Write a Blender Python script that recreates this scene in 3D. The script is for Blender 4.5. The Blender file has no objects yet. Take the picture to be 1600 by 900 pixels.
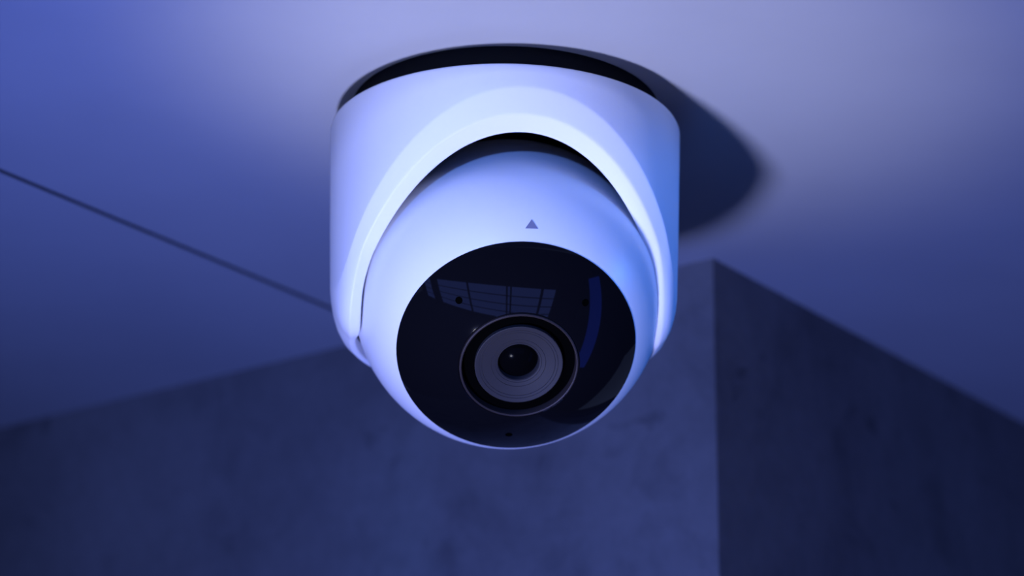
import bpy, bmesh, math, random
from mathutils import Vector, Matrix

random.seed(4)
PI = math.pi
S = bpy.context.scene
COL = S.collection
GAP = 0.0085                       # the housing hangs this far below the ceiling
ZC = 2.5                           # ceiling underside
Z0 = ZC - GAP                      # top rim of the camera housing
TOP = Vector((0, 0, Z0))

# ------------------------------------------------------------------ camera
cam_d = bpy.data.cameras.new('photo_camera')
cam = bpy.data.objects.new('photo_camera', cam_d)
COL.objects.link(cam)
cam_d.sensor_fit = 'HORIZONTAL'
cam_d.sensor_width = 36.0
cam_d.lens = 3972.0156 / 1600 * 36
cam_d.clip_start = 0.02
cr = Vector((0.99996575, -0.00279865, 0.00778941))
cu = Vector((-0.00827691, -0.33811556, 0.94106820))
cf = Vector((0.0, 0.94110044, 0.33812714))
Mx = Matrix((cr, cu, -cf)).transposed().to_4x4()
Mx.translation = TOP + Vector((0.00257161, -0.73847459, -0.31618134))
cam.matrix_world = Mx
cam_d.dof.use_dof = True
cam_d.dof.focus_distance = 0.735
cam_d.dof.aperture_fstop = 9.0
S.camera = cam

# ------------------------------------------------------------------ world, lights, exposure
world = bpy.data.worlds.new('dim_blue_evening')
S.world = world
world.use_nodes = True
bg = world.node_tree.nodes['Background']
bg.inputs['Color'].default_value = (0.32, 0.43, 0.95, 1)
bg.inputs['Strength'].default_value = 0.2
S.view_settings.view_transform = 'Standard'
S.view_settings.look = 'None'
S.view_settings.gamma = 1.0
S.view_settings.use_curve_mapping = False
S.view_settings.exposure = 0.0


def spot(name, loc, target, color, power, radius, angle, blend):
    d = bpy.data.lights.new(name, 'SPOT')
    d.color = color
    d.energy = power
    d.shadow_soft_size = radius
    d.spot_size = math.radians(angle)
    d.spot_blend = blend
    o = bpy.data.objects.new(name, d)
    COL.objects.link(o)
    o.location = loc
    o.rotation_euler = (Vector(target) - Vector(loc)).to_track_quat('-Z', 'Y').to_euler()
    return o


def area(name, loc, target, color, power, sx, sy, spread=180):
    d = bpy.data.lights.new(name, 'AREA')
    d.shape = 'RECTANGLE'
    d.size, d.size_y = sx, sy
    d.color = color
    d.energy = power
    d.spread = math.radians(spread)
    o = bpy.data.objects.new(name, d)
    COL.objects.link(o)
    o.location = loc
    o.rotation_euler = (Vector(target) - Vector(loc)).to_track_quat('-Z', 'Z').to_euler()
    return o


def strip(name, p0, p1, target, width, color, power):
    """rectangular tube lamp running from p0 to p1 and facing target"""
    p0, p1 = TOP + Vector(p0), TOP + Vector(p1)
    o = area(name, (p0 + p1) / 2, TOP + Vector(target), color, power, width, (p1 - p0).length)
    zax = ((p0 + p1) / 2 - TOP - Vector(target)).normalized()
    yax = (p1 - p0).normalized()
    xax = yax.cross(zax).normalized()
    zax = xax.cross(yax)
    m = Matrix((xax, yax, zax)).transposed().to_4x4()
    m.translation = (p0 + p1) / 2
    o.matrix_world = m
    return o


# studio-like lamps, all out of frame: a narrow near-white key from front left below inside a wide
# blue flood at the same stand, a weak blue lamp just under the ceiling, a blue kicker and a blue tube at the right
KEY = TOP + Vector((-0.114, -0.243, -0.382))
spot('key_spot', KEY, TOP + Vector((0.01, -0.075, -0.03)), (0.95, 0.945, 0.88), 4.35, 0.025, 37, 1.0)
spot('key_halo', KEY, TOP + Vector((0.03, -0.02, -0.04)), (1.0, 1.0, 0.6), 0.32, 0.025, 56, 1.0)
spot('blue_flood', KEY, TOP + Vector((0.05, -0.015, 0.0)), (0.14, 0.22, 1.0), 8.3, 0.025, 115, 1.0)
spot('blue_low_front', TOP + Vector((-0.10, -0.38, -0.004)), TOP + Vector((0.0, -0.03, -0.06)),
     (0.13, 0.28, 1.0), 3.0, 0.015, 28, 1.0)
spot('blue_kicker_right', TOP + Vector((0.32, -0.05, -0.004)), TOP + Vector((0.0, 0.0, -0.075)),
     (0.01, 0.21, 1.0), 1.7, 0.015, 30, 0.6)
strip('blue_tube_right', (0.68, -0.42, -0.17), (0.53, 0.03, -0.70), (0.02, -0.03, -0.07), 0.11, (0.03, 0.08, 1.0), 0.25)


# ------------------------------------------------------------------ materials
def new_mat(name):
    m = bpy.data.materials.new(name)
    m.use_nodes = True
    nt = m.node_tree
    b = nt.nodes['Principled BSDF']
    return m, nt, b


def plain(name, col, rough=0.5, metal=0.0, spec=0.5, noise=0.0, nscale=40):
    m, nt, b = new_mat(name)
    b.inputs['Base Color'].default_value = (*col, 1)
    b.inputs['Roughness'].default_value = rough
    b.inputs['Metallic'].default_value = metal
    b.inputs['Specular IOR Level'].default_value = spec
    if noise:
        tc = nt.nodes.new('ShaderNodeTexCoord')
        n = nt.nodes.new('ShaderNodeTexNoise')
        n.inputs['Scale'].default_value = nscale
        n.inputs['Detail'].default_value = 5
        bp = nt.nodes.new('ShaderNodeBump')
        bp.inputs['Strength'].default_value = noise
        bp.inputs['Distance'].default_value = 0.001
        nt.links.new(tc.outputs['Object'], n.inputs['Vector'])
        nt.links.new(n.outputs['Fac'], bp.inputs['Height'])
        nt.links.new(bp.outputs['Normal'], b.inputs['Normal'])
    return m


M_WHITE = plain('white_plastic', (0.86, 0.86, 0.87), 0.42, spec=0.35, noise=0.02, nscale=900)
M_BALL = plain('white_ball_plastic', (0.86, 0.86, 0.87), 0.36, spec=0.35)
M_BLACK = plain('black_gap_shade', (0.008, 0.008, 0.009), 0.9, spec=0.1, noise=0.3, nscale=500)  # black colour stands in for the shade in the gap above the housing
M_SEAL = plain('dark_joint_sealant', (0.03, 0.03, 0.033), 0.9, spec=0.1)
M_CAV = plain('dark_cavity', (0.02, 0.02, 0.022), 0.8, spec=0.1)
M_GLASS = plain('black_gloss_cover', (0.0035, 0.0035, 0.005), 0.03, spec=0.45)
M_HOLE = plain('hole_black', (0.001, 0.001, 0.001), 0.9, spec=0.0)
M_RIM = plain('lens_rim_bronze', (0.03, 0.023, 0.024), 0.5, metal=0.2, spec=0.2)
M_TROUGH = plain('lens_trough_black', (0.0008, 0.0008, 0.0009), 0.8, spec=0.01)
M_CONE = plain('lens_cone_grey', (0.026, 0.024, 0.028), 0.6, spec=0.2)
M_LENS = plain('lens_pupil_glass', (0.0015, 0.0015, 0.002), 0.12, spec=0.02)
M_PRINT = plain('grey_print', (0.22, 0.22, 0.30), 0.6, spec=0.2)
M_FRAME = plain('dark_window_frame', (0.03, 0.03, 0.035), 0.6)
M_ROOM = plain('dark_room_plaster', (0.05, 0.05, 0.055), 0.9, noise=0.2, nscale=20)


def paint_mat():
    m, nt, b = new_mat('ceiling_paint')
    tc = nt.nodes.new('ShaderNodeTexCoord')
    n = nt.nodes.new('ShaderNodeTexNoise')
    n.inputs['Scale'].default_value = 9
    n.inputs['Detail'].default_value = 6
    r = nt.nodes.new('ShaderNodeValToRGB')
    r.color_ramp.elements[0].position = 0.3
    r.color_ramp.elements[0].color = (0.43, 0.425, 0.41, 1)
    r.color_ramp.elements[1].position = 0.75
    r.color_ramp.elements[1].color = (0.49, 0.485, 0.465, 1)
    n2 = nt.nodes.new('ShaderNodeTexNoise')
    n2.inputs['Scale'].default_value = 120
    n2.inputs['Detail'].default_value = 8
    bp = nt.nodes.new('ShaderNodeBump')
    bp.inputs['Strength'].default_value = 0.08
    bp.inputs['Distance'].default_value = 0.0008
    nt.links.new(tc.outputs['Object'], n.inputs['Vector'])
    nt.links.new(tc.outputs['Object'], n2.inputs['Vector'])
    nt.links.new(n.outputs['Fac'], r.inputs['Fac'])
    nt.links.new(r.outputs['Color'], b.inputs['Base Color'])
    nt.links.new(n2.outputs['Fac'], bp.inputs['Height'])
    nt.links.new(bp.outputs['Normal'], b.inputs['Normal'])
    b.inputs['Roughness'].default_value = 0.75
    b.inputs['Specular IOR Level'].default_value = 0.2
    return m


def concrete_mat(name, lo, hi):
    m, nt, b = new_mat(name)
    tc = nt.nodes.new('ShaderNodeTexCoord')

    def noise(sc, det, rough=0.55, dist=0.0):
        n = nt.nodes.new('ShaderNodeTexNoise')
        n.inputs['Scale'].default_value = sc
        n.inputs['Detail'].default_value = det
        n.inputs['Roughness'].default_value = rough
        n.inputs['Distortion'].default_value = dist
        nt.links.new(tc.outputs['Object'], n.inputs['Vector'])
        return n

    def mul(a, c):
        mx = nt.nodes.new('ShaderNodeMix')
        mx.data_type = 'RGBA'
        mx.blend_type = 'MULTIPLY'
        mx.inputs['Factor'].default_value = 1.0
        nt.links.new(a, mx.inputs['A'])
        nt.links.new(c, mx.inputs['B'])
        return mx.outputs['Result']

    def ramp(src, p0, c0, p1, c1):
        r = nt.nodes.new('ShaderNodeValToRGB')
        r.color_ramp.elements[0].position = p0
        r.color_ramp.elements[0].color = (*c0, 1)
        r.color_ramp.elements[1].position = p1
        r.color_ramp.elements[1].color = (*c1, 1)
        nt.links.new(src, r.inputs['Fac'])
        return r.outputs['Color']

    big = ramp(noise(11, 7, 0.6).outputs['Fac'], 0.32, lo, 0.68, hi)
    pit = ramp(noise(42, 4, 0.6, 0.5).outputs['Fac'], 0.27, (0.62, 0.62, 0.64), 0.36, (1, 1, 1))
    stain = ramp(noise(22, 6, 0.65, 0.8).outputs['Fac'], 0.28, (0.72, 0.72, 0.73), 0.46, (1, 1, 1))
    fine = ramp(noise(160, 6, 0.7).outputs['Fac'], 0.3, (0.86, 0.86, 0.86), 0.7, (1, 1, 1))
    c = mul(mul(mul(big, pit), stain), fine)
    nt.links.new(c, b.inputs['Base Color'])
    bp = nt.nodes.new('ShaderNodeBump')
    bp.inputs['Strength'].default_value = 0.25
    bp.inputs['Distance'].default_value = 0.002
    nt.links.new(noise(70, 8, 0.65).outputs['Fac'], bp.inputs['Height'])
    nt.links.new(bp.outputs['Normal'], b.inputs['Normal'])
    b.inputs['Roughness'].default_value = 0.85
    b.inputs['Specular IOR Level'].default_value = 0.2
    return m


M_PAINT = paint_mat()
M_CONC = concrete_mat('grey_concrete', (0.20, 0.195, 0.178), (0.30, 0.29, 0.262))


def pane_mat():
    m, nt, b = new_mat('dusk_lit_pane')
    b.inputs['Base Color'].default_value = (0.02, 0.02, 0.03, 1)
    b.inputs['Roughness'].default_value = 0.2
    b.inputs['Emission Color'].default_value = (0.15, 0.24, 1.0, 1)
    b.inputs['Emission Strength'].default_value = 0.95
    return m


M_PANE = pane_mat()


# ------------------------------------------------------------------ mesh helpers
def link_bm(name, bm, mat, parent=None, smooth=None):
    me = bpy.data.meshes.new(name)
    bmesh.ops.recalc_face_normals(bm, faces=bm.faces)
    bm.to_mesh(me)
    bm.free()
    for m in (mat if isinstance(mat, (list, tuple)) else [mat]):
        me.materials.append(m)
    if smooth is not None:
        for p in me.polygons:
            p.use_smooth = True
        me.set_sharp_from_angle(angle=math.radians(smooth))
    o = bpy.data.objects.new(name, me)
    COL.objects.link(o)
    if parent is not None:
        o.parent = parent
        o.matrix_parent_inverse = parent.matrix_basis.inverted() if parent.parent is None else Matrix()
    return o


def prism(bm, pts, z0, z1):
    lo = [bm.verts.new((x, y, z0)) for x, y in pts]
    hi = [bm.verts.new((x, y, z1)) for x, y in pts]
    n = len(pts)
    bm.faces.new(lo)
    bm.faces.new(hi)
    for i in range(n):
        bm.faces.new((lo[i], lo[(i + 1) % n], hi[(i + 1) % n], hi[i]))


def lathe(bm, prof, mat4, n=128, close_first=False, close_last=False, mat_index=0):
    rings = []
    for r, h in prof:
        if r < 1e-7:
            rings.append([bm.verts.new(mat4 @ Vector((0, 0, h)))])
        else:
            rings.append([bm.verts.new(mat4 @ Vector((r * math.cos(2 * PI * i / n), r * math.sin(2 * PI * i / n), h)))
                          for i in range(n)])
    for a, b in zip(rings, rings[1:]):
        for i in range(n):
            j = (i + 1) % n
            if len(a) == 1 and len(b) == 1:
                continue
            if len(a) == 1:
                f = bm.faces.new((a[0], b[i], b[j]))
            elif len(b) == 1:
                f = bm.faces.new((a[i], a[j], b[0]))
            else:
                f = bm.faces.new((a[i], a[j], b[j], b[i]))
            f.material_index = mat_index
    if close_first:
        bm.faces.new(rings[0])
    if close_last:
        bm.faces.new(rings[-1])


def struct(o):
    o['kind'] = 'structure'
    return o


# ------------------------------------------------------------------ ceiling and pillar walls
AL = math.radians(53.29481)
DR = Vector((math.cos(AL), math.sin(AL), 0))
DL = Vector((-math.sin(AL), math.cos(AL), 0))
K = Vector((0.0757844, 0.1310091, 0))          # pillar corner below the ceiling


def ab(a, b):
    p = K + DR * a + DL * b
    return (p.x, p.y)


bm = bmesh.new()
prism(bm, [ab(-1.9, -1.4), ab(1.2, -1.4), ab(1.2, 1.6), ab(-1.9, 1.6)], ZC + 0.012, ZC + 0.10)
ceiling = struct(link_bm('ceiling', bm, M_ROOM))
SEAM, JW = 0.1509, 0.0016
for b0, b1 in ((-1.4, SEAM - JW), (SEAM + JW, 1.6)):
    bm = bmesh.new()
    prism(bm, [ab(-1.9, b0), ab(1.2, b0), ab(1.2, b1), ab(-1.9, b1)], ZC, ZC + 0.012)
    bmesh.ops.bevel(bm, geom=[e for e in bm.edges if all(abs(v.co.z - ZC) < 1e-6 for v in e.verts)],
                    offset=0.0004, segments=2, affect='EDGES')
    link_bm('ceiling_panel', bm, M_PAINT, ceiling)


bm = bmesh.new()
prism(bm, [ab(-1.9, SEAM - JW), ab(1.2, SEAM - JW), ab(1.2, SEAM + JW), ab(-1.9, SEAM + JW)], ZC + 0.0008, ZC + 0.012)
link_bm('joint_strip', bm, M_SEAL, ceiling)


def wall(name, pts):
    bm = bmesh.new()
    prism(bm, pts, 0.0, ZC)
    return struct(link_bm(name, bm, M_CONC))


T = 0.12
wall('wall_left', [ab(0, 0), ab(0, 1.5), ab(T, 1.5), ab(T, T)])
wall('wall_right', [ab(0, 0), ab(1.1, 0), ab(1.1, T), ab(T, T)])

# floor and the window wall across the room (seen only as reflections in the glossy cover)
bm = bmesh.new()
prism(bm, [(-7, -4.5), (5, -4.5), (5, 2.5), (-7, 2.5)], -0.1, 0.0)
struct(link_bm('floor', bm, M_ROOM))

bm = bmesh.new()
prism(bm, [(5, -4.5), (5.15, -4.5), (5.15, 2.5), (5, 2.5)], 0.0, 2.5)  # unseen wall, added to darken the reflection on the cover's right side
struct(link_bm('added_side_wall', bm, M_ROOM))

AZ = math.radians(11)
WN = Vector((math.sin(AZ), -math.cos(AZ), 0))      # away from the camera housing
WT = Vector((math.cos(AZ), math.sin(AZ), 0))       # to the right
WD = 2.3
ZT, ZB = 1.44, 0.10


def wpt(t, d):
    p = WN * (WD + d) + WT * t
    return (p.x, p.y)


def wbox(bm, t0, t1, z0, z1, d0, d1):
    prism(bm, [wpt(t0, d0), wpt(t1, d0), wpt(t1, d1), wpt(t0, d1)], z0, z1)


T0, T1 = -5.6, 1.10
bm = bmesh.new()
wbox(bm, -6.2, T0, 0, 2.5, 0, 0.2)
wbox(bm, T1, 2.4, 0, 2.5, 0, 0.2)
wbox(bm, T0, T1, ZT, 2.5, 0, 0.2)
wbox(bm, T0, T1, 0, ZB, 0, 0.2)
struct(link_bm('wall_front', bm, M_ROOM))
bm = bmesh.new()
for t0, t1, z0, z1 in ((T0, T1, ZT - 0.04, ZT), (T0, T1, ZB, ZB + 0.04), (T0, T0 + 0.04, ZB + 0.04, ZT - 0.04),
                       (T1 - 0.04, T1, ZB + 0.04, ZT - 0.04)):
    wbox(bm, t0, t1, z0, z1, 0.04, 0.12)
win = struct(link_bm('window_1', bm, M_FRAME))
posts = [(T0, T0 + 0.04), (-4.55, -3.75), (-1.84, -1.77), (-0.45, -0.40), (-0.33, -0.28), (0.58, 0.66), (T1 - 0.04, T1)]
for t0, t1 in posts[1:-1]:
    bm = bmesh.new()
    wbox(bm, t0, t1, ZB + 0.04, ZT - 0.04, 0.045, 0.115)
    link_bm('mullion', bm, M_FRAME, win)
rows = [ZB + 0.04, 0.44, 0.76, 1.08, ZT - 0.04]
for (a0, a1), (b0, b1) in zip(posts, posts[1:]):
    for k in range(4):
        z0 = rows[k] + (0.012 if k else 0)
        z1 = rows[k + 1] - (0.012 if k < 3 else 0)
        bm = bmesh.new()
        wbox(bm, a1, b0, z0, z1, 0.075, 0.085)
        link_bm('pane', bm, M_PANE, win)
    for k in (1, 2, 3):
        bm = bmesh.new()
        wbox(bm, a1, b0, rows[k] - 0.012, rows[k] + 0.012, 0.06, 0.10)
        link_bm('glazing_bar', bm, M_FRAME, win)

# ------------------------------------------------------------------ the ceiling camera
dome = bpy.data.objects.new('security_camera', None)
COL.objects.link(dome)
dome.location = (0, 0, ZC)
dome.empty_display_size = 0.05
dome['label'] = 'white turret security camera with tilted ball and glossy black front, mounted on the ceiling'
dome['category'] = 'security camera'

R = 0.055
PH0 = math.radians(7.06)
TAU = math.radians(49.1636)
Identity = Matrix.Translation(TOP)

# mounting plate, widened in black to stand in for the shade between housing and ceiling
bm = bmesh.new()
lathe(bm, [(0.0485, 0.0), (0.0485, GAP)], Identity, 96, True, True)
o = link_bm('mount_gap_shade', bm, M_BLACK, dome, 40)
o['label'] = 'mounting plate, widened in black to stand in for shade in the ceiling gap'


# base housing: a tube cut at a slant, bevelled towards a slot that holds the ball
def smooth01(x, a, b):
    t = max(0.0, min(1.0, (x - a) / (b - a)))
    return t * t * (3 - 2 * t)


def resample(pts, n):
    d = [0.0]
    for p, q in zip(pts, pts[1:]):
        d.append(d[-1] + math.hypot(q[0] - p[0], q[1] - p[1]))
    out = []
    for i in range(n):
        s = d[-1] * i / (n - 1)
        k = 0
        while k < len(d) - 2 and d[k + 1] < s:
            k += 1
        f = (s - d[k]) / max(1e-9, d[k + 1] - d[k])
        out.append((pts[k][0] + f * (pts[k + 1][0] - pts[k][0]), pts[k][1] + f * (pts[k + 1][1] - pts[k][1])))
    return out


BACK = [(0.0534, -0.0535), (0.0527, -0.0592), (0.0513, -0.0639), (0.0496, -0.0672), (0.0480, -0.0692), (0.0468, -0.0700)]
BACK_IN = (0.0456, -0.0697)
RB = 0.04774


def profile(psi):
    c = math.cos(psi)
    w = smooth01(abs(math.degrees(psi)) + (4 if psi > 0 else 0), 60, 92)
    cc = max(c, math.cos(math.radians(100)))
    zo = -0.0074 - 0.070 * (1 - cc)
    zl = -0.0150 - 0.066 * (1 - cc)
    zi = -0.0187 - 0.0615 * (1 - cc)
    ri = 0.0488 - 0.0024 * max(0.0, c) ** 1.5
    front = resample([(R + 0.027 * zo, zo), (0.0518, zl)], 6)
    back = resample(BACK, 6)
    mid = [(a[0] * (1 - w) + b[0] * w, a[1] * (1 - w) + b[1] * w) for a, b in zip(front, back)]
    inn = (ri * (1 - w) + BACK_IN[0] * w, zi * (1 - w) + BACK_IN[1] * w)
    hug = math.sqrt(RB * RB - (inn[1] + 0.05288) ** 2) + 0.0004
    w2 = smooth01(abs(math.degrees(psi)), 55, 75)
    inn = (inn[0] * (1 - w2) + min(inn[0], hug) * w2, inn[1])
    # round the outer edge, the lip and the inner edge
    res = [(R - 0.0006, 0.0), (R - 0.0002, -0.0002), (R, -0.0007)]
    res += [(R + 0.027 * z, z) for z in (-0.0007 + (mid[0][1] + 0.0007) * t for t in (0.33, 0.66))]

    def fillet(p, q, s, d):
        a = (p[0] - q[0], p[1] - q[1])
        b = (s[0] - q[0], s[1] - q[1])
        la, lb = math.hypot(*a), math.hypot(*b)
        d = min(d, la * 0.45, lb * 0.45)
        A = (q[0] + a[0] / la * d, q[1] + a[1] / la * d)
        B = (q[0] + b[0] / lb * d, q[1] + b[1] / lb * d)
        return [tuple(A[i] * (1 - t) ** 2 + 2 * q[i] * t * (1 - t) + B[i] * t * t for i in (0, 1)) for t in (0, .33, .67, 1)]
    res += fillet((R - 0.00002, -0.0007), mid[0], mid[1], 0.0006)
    res += mid[1:-1]
    res += fillet(mid[-2], mid[-1], inn, 0.0006)
    up = (inn[0] + 0.0003, inn[1] + 0.004)
    res += fillet(mid[-1], inn, up, 0.0006)
    return res, up


N = 288
bm = bmesh.new()
cols = []
for i in range(N):
    psi = -PI + 2 * PI * (i + 0.5) / N
    pr, up = profile(psi)
    th = psi + PH0
    pr = pr + [up, (0.0492, min(-0.0035, up[1] * 0.6)), (0.0490, -0.0028)]
    cols.append([bm.verts.new(TOP + Vector((r * math.sin(th), -r * math.cos(th), z))) for r, z in pr])
nr = len(cols[0])
for i in range(N):
    a, b = cols[i], cols[(i + 1) % N]
    for k in range(nr - 1):
        f = bm.faces.new((a[k], b[k], b[k + 1], a[k + 1]))
        if k >= nr - 3:
            f.material_index = 1
bm.faces.new([c[0] for c in cols])
f = bm.faces.new([c[-1] for c in cols])
f.material_index = 1
link_bm('base_housing', bm, [M_WHITE, M_CAV], dome, 50)

# ball frame: local +Z is the optical axis, local +Y points up the ball
C0 = TOP + Vector((0.0014088, 0, -0.05288))
RB = 0.04774
ax = Vector((math.sin(PH0) * math.cos(TAU), -math.cos(PH0) * math.cos(TAU), -math.sin(TAU)))
up = Vector((math.sin(PH0) * math.sin(TAU), -math.cos(PH0) * math.sin(TAU), math.cos(TAU)))
sx = up.cross(ax)
BALL = Matrix((sx, up, ax)).transposed().to_4x4()
BALL.translation = C0

RHO = 0.03560
a0 = math.asin(RHO / RB)
prof = []
# rounded rim just outside the cover
prof += [(RHO - 0.0014, RB * math.cos(a0) - 0.0026), (RHO - 0.0008, RB * math.cos(a0) - 0.0010)]
for i in range(0, 97):
    t = a0 + (PI * 0.93 - a0) * i / 96
    prof.append((RB * math.sin(t), RB * math.cos(t)))
bm = bmesh.new()
lathe(bm, prof, BALL, 192, False, True)
ball = link_bm('ball_housing', bm, M_BALL, dome, 40)

# up-arrow moulded on the ball
bm = bmesh.new()


def on_ball(x, y, lift):
    z = math.sqrt(RB * RB - x * x - y * y)
    v = Vector((x, y, z))
    return BALL @ (v * ((RB + lift) / RB))


yc = RB * math.sin(math.radians(54.58))
xo = 0.0009
tri = [(xo - 0.00185, yc - 0.0006), (xo + 0.00185, yc - 0.0006), (xo, yc + 0.0011)]
for lo, hi in ((0.00001, 0.00014),):
    A = [bm.verts.new(on_ball(x, y, lo)) for x, y in tri]
    B = [bm.verts.new(on_ball(x, y, hi)) for x, y in tri]
    bm.faces.new(A)
    bm.faces.new(B)
    for i in range(3):
        bm.faces.new((A[i], A[(i + 1) % 3], B[(i + 1) % 3], B[i]))
o = link_bm('arrow_mark', bm, M_PRINT, ball)
o['label'] = 'small grey up-pointing triangle mark'

# glossy black domed cover with a round opening for the lens
RS, HA = 0.054, 0.0454
RL = 0.01775


def dome_h(r):
    return HA - RS + math.sqrt(RS * RS - r * r)


prof = [(RHO + 0.0001, dome_h(RHO) - 0.0018)]
prof += [(r, dome_h(r)) for r in [RHO + 0.0001 + (RL + 0.0003 - RHO - 0.0001) * i / 40 for i in range(41)]]
prof += [(RL, dome_h(RL) - 0.0003), (RL, dome_h(RL) - 0.0050)]
bm = bmesh.new()
lathe(bm, prof, BALL, 192)
cover = link_bm('front_cover', bm, M_GLASS, dome, 40)

for az in (-45.8, 41.7, 180.0):
    t = math.radians(az)
    rr = 0.0268
    x, y = rr * math.sin(t), rr * math.cos(t)
    n = Vector((x, y, RS * math.cos(math.asin(rr / RS)))).normalized()
    P = Vector((x, y, dome_h(rr)))
    q = n.to_track_quat('Z', 'Y').to_matrix().to_4x4()
    q.translation = P
    bm = bmesh.new()
    lathe(bm, [(0.0, 0.00004), (0.0007, 0.00004), (0.0010, 0.00012), (0.0011, 0.0), (0.0011, -0.0004)], BALL @ q, 24)
    link_bm('screw_hole', bm, M_HOLE, cover, 40)

# lens assembly
hL = dome_h(RL)
bm = bmesh.new()
rim = [(0.01765, hL - 0.004), (0.01765, hL - 0.0001), (0.01755, hL + 0.00025), (0.01725, hL + 0.0004), (0.01695, hL + 0.0003),
       (0.01680, hL - 0.0001), (0.01672, hL - 0.0030)]
lathe(bm, rim, BALL, 144)
lens = link_bm('lens', bm, M_RIM, dome, 40)
lens['label'] = 'dark recessed lens with a thin bronze rim and ridged grey cone'

bm = bmesh.new()
lathe(bm, [(0.01690, hL - 0.0022), (0.0150, hL - 0.0024), (0.0129, hL - 0.0022), (0.0129, hL - 0.0008)], BALL, 128)
link_bm('lens_trough', bm, M_TROUGH, lens, 40)

bm = bmesh.new()
h0 = hL - 0.0003
pr = [(0.0130, h0 - 0.0015), (0.0130, h0 - 0.0001), (0.0128, h0)]
r = 0.0128
h = h0
steps = [0.0116, 0.0108, 0.0080, 0.0068, 0.0062]
for s in steps:
    dh = 0.00030
    h2 = h - (r - s) * 0.22
    pr += [(s + 0.00014, h2), (s + 0.00008, h2 - 0.00014), (s, h2 - 0.00014), (s - 0.00006, h2 - 0.00005)]
    r, h = s - 0.00006, h2 - 0.00005
pr += [(0.0060, h - 0.0004), (0.0059, h - 0.0025)]
lathe(bm, pr, BALL, 128)
link_bm('lens_cone', bm, M_CONE, lens, 25)

bm = bmesh.new()
hg = h - 0.0006
pr = [(0.0060, hg - 0.0016), (0.0059, hg - 0.0012)]
rg = 0.009
for i in range(13):
    rr = 0.0057 * (1 - i / 12)
    pr.append((rr, hg - 0.0012 + math.sqrt(rg * rg - rr * rr) - math.sqrt(rg * rg - 0.0057 ** 2)))
lathe(bm, pr, BALL, 96)
link_bm('lens_glass', bm, M_LENS, lens, 60)
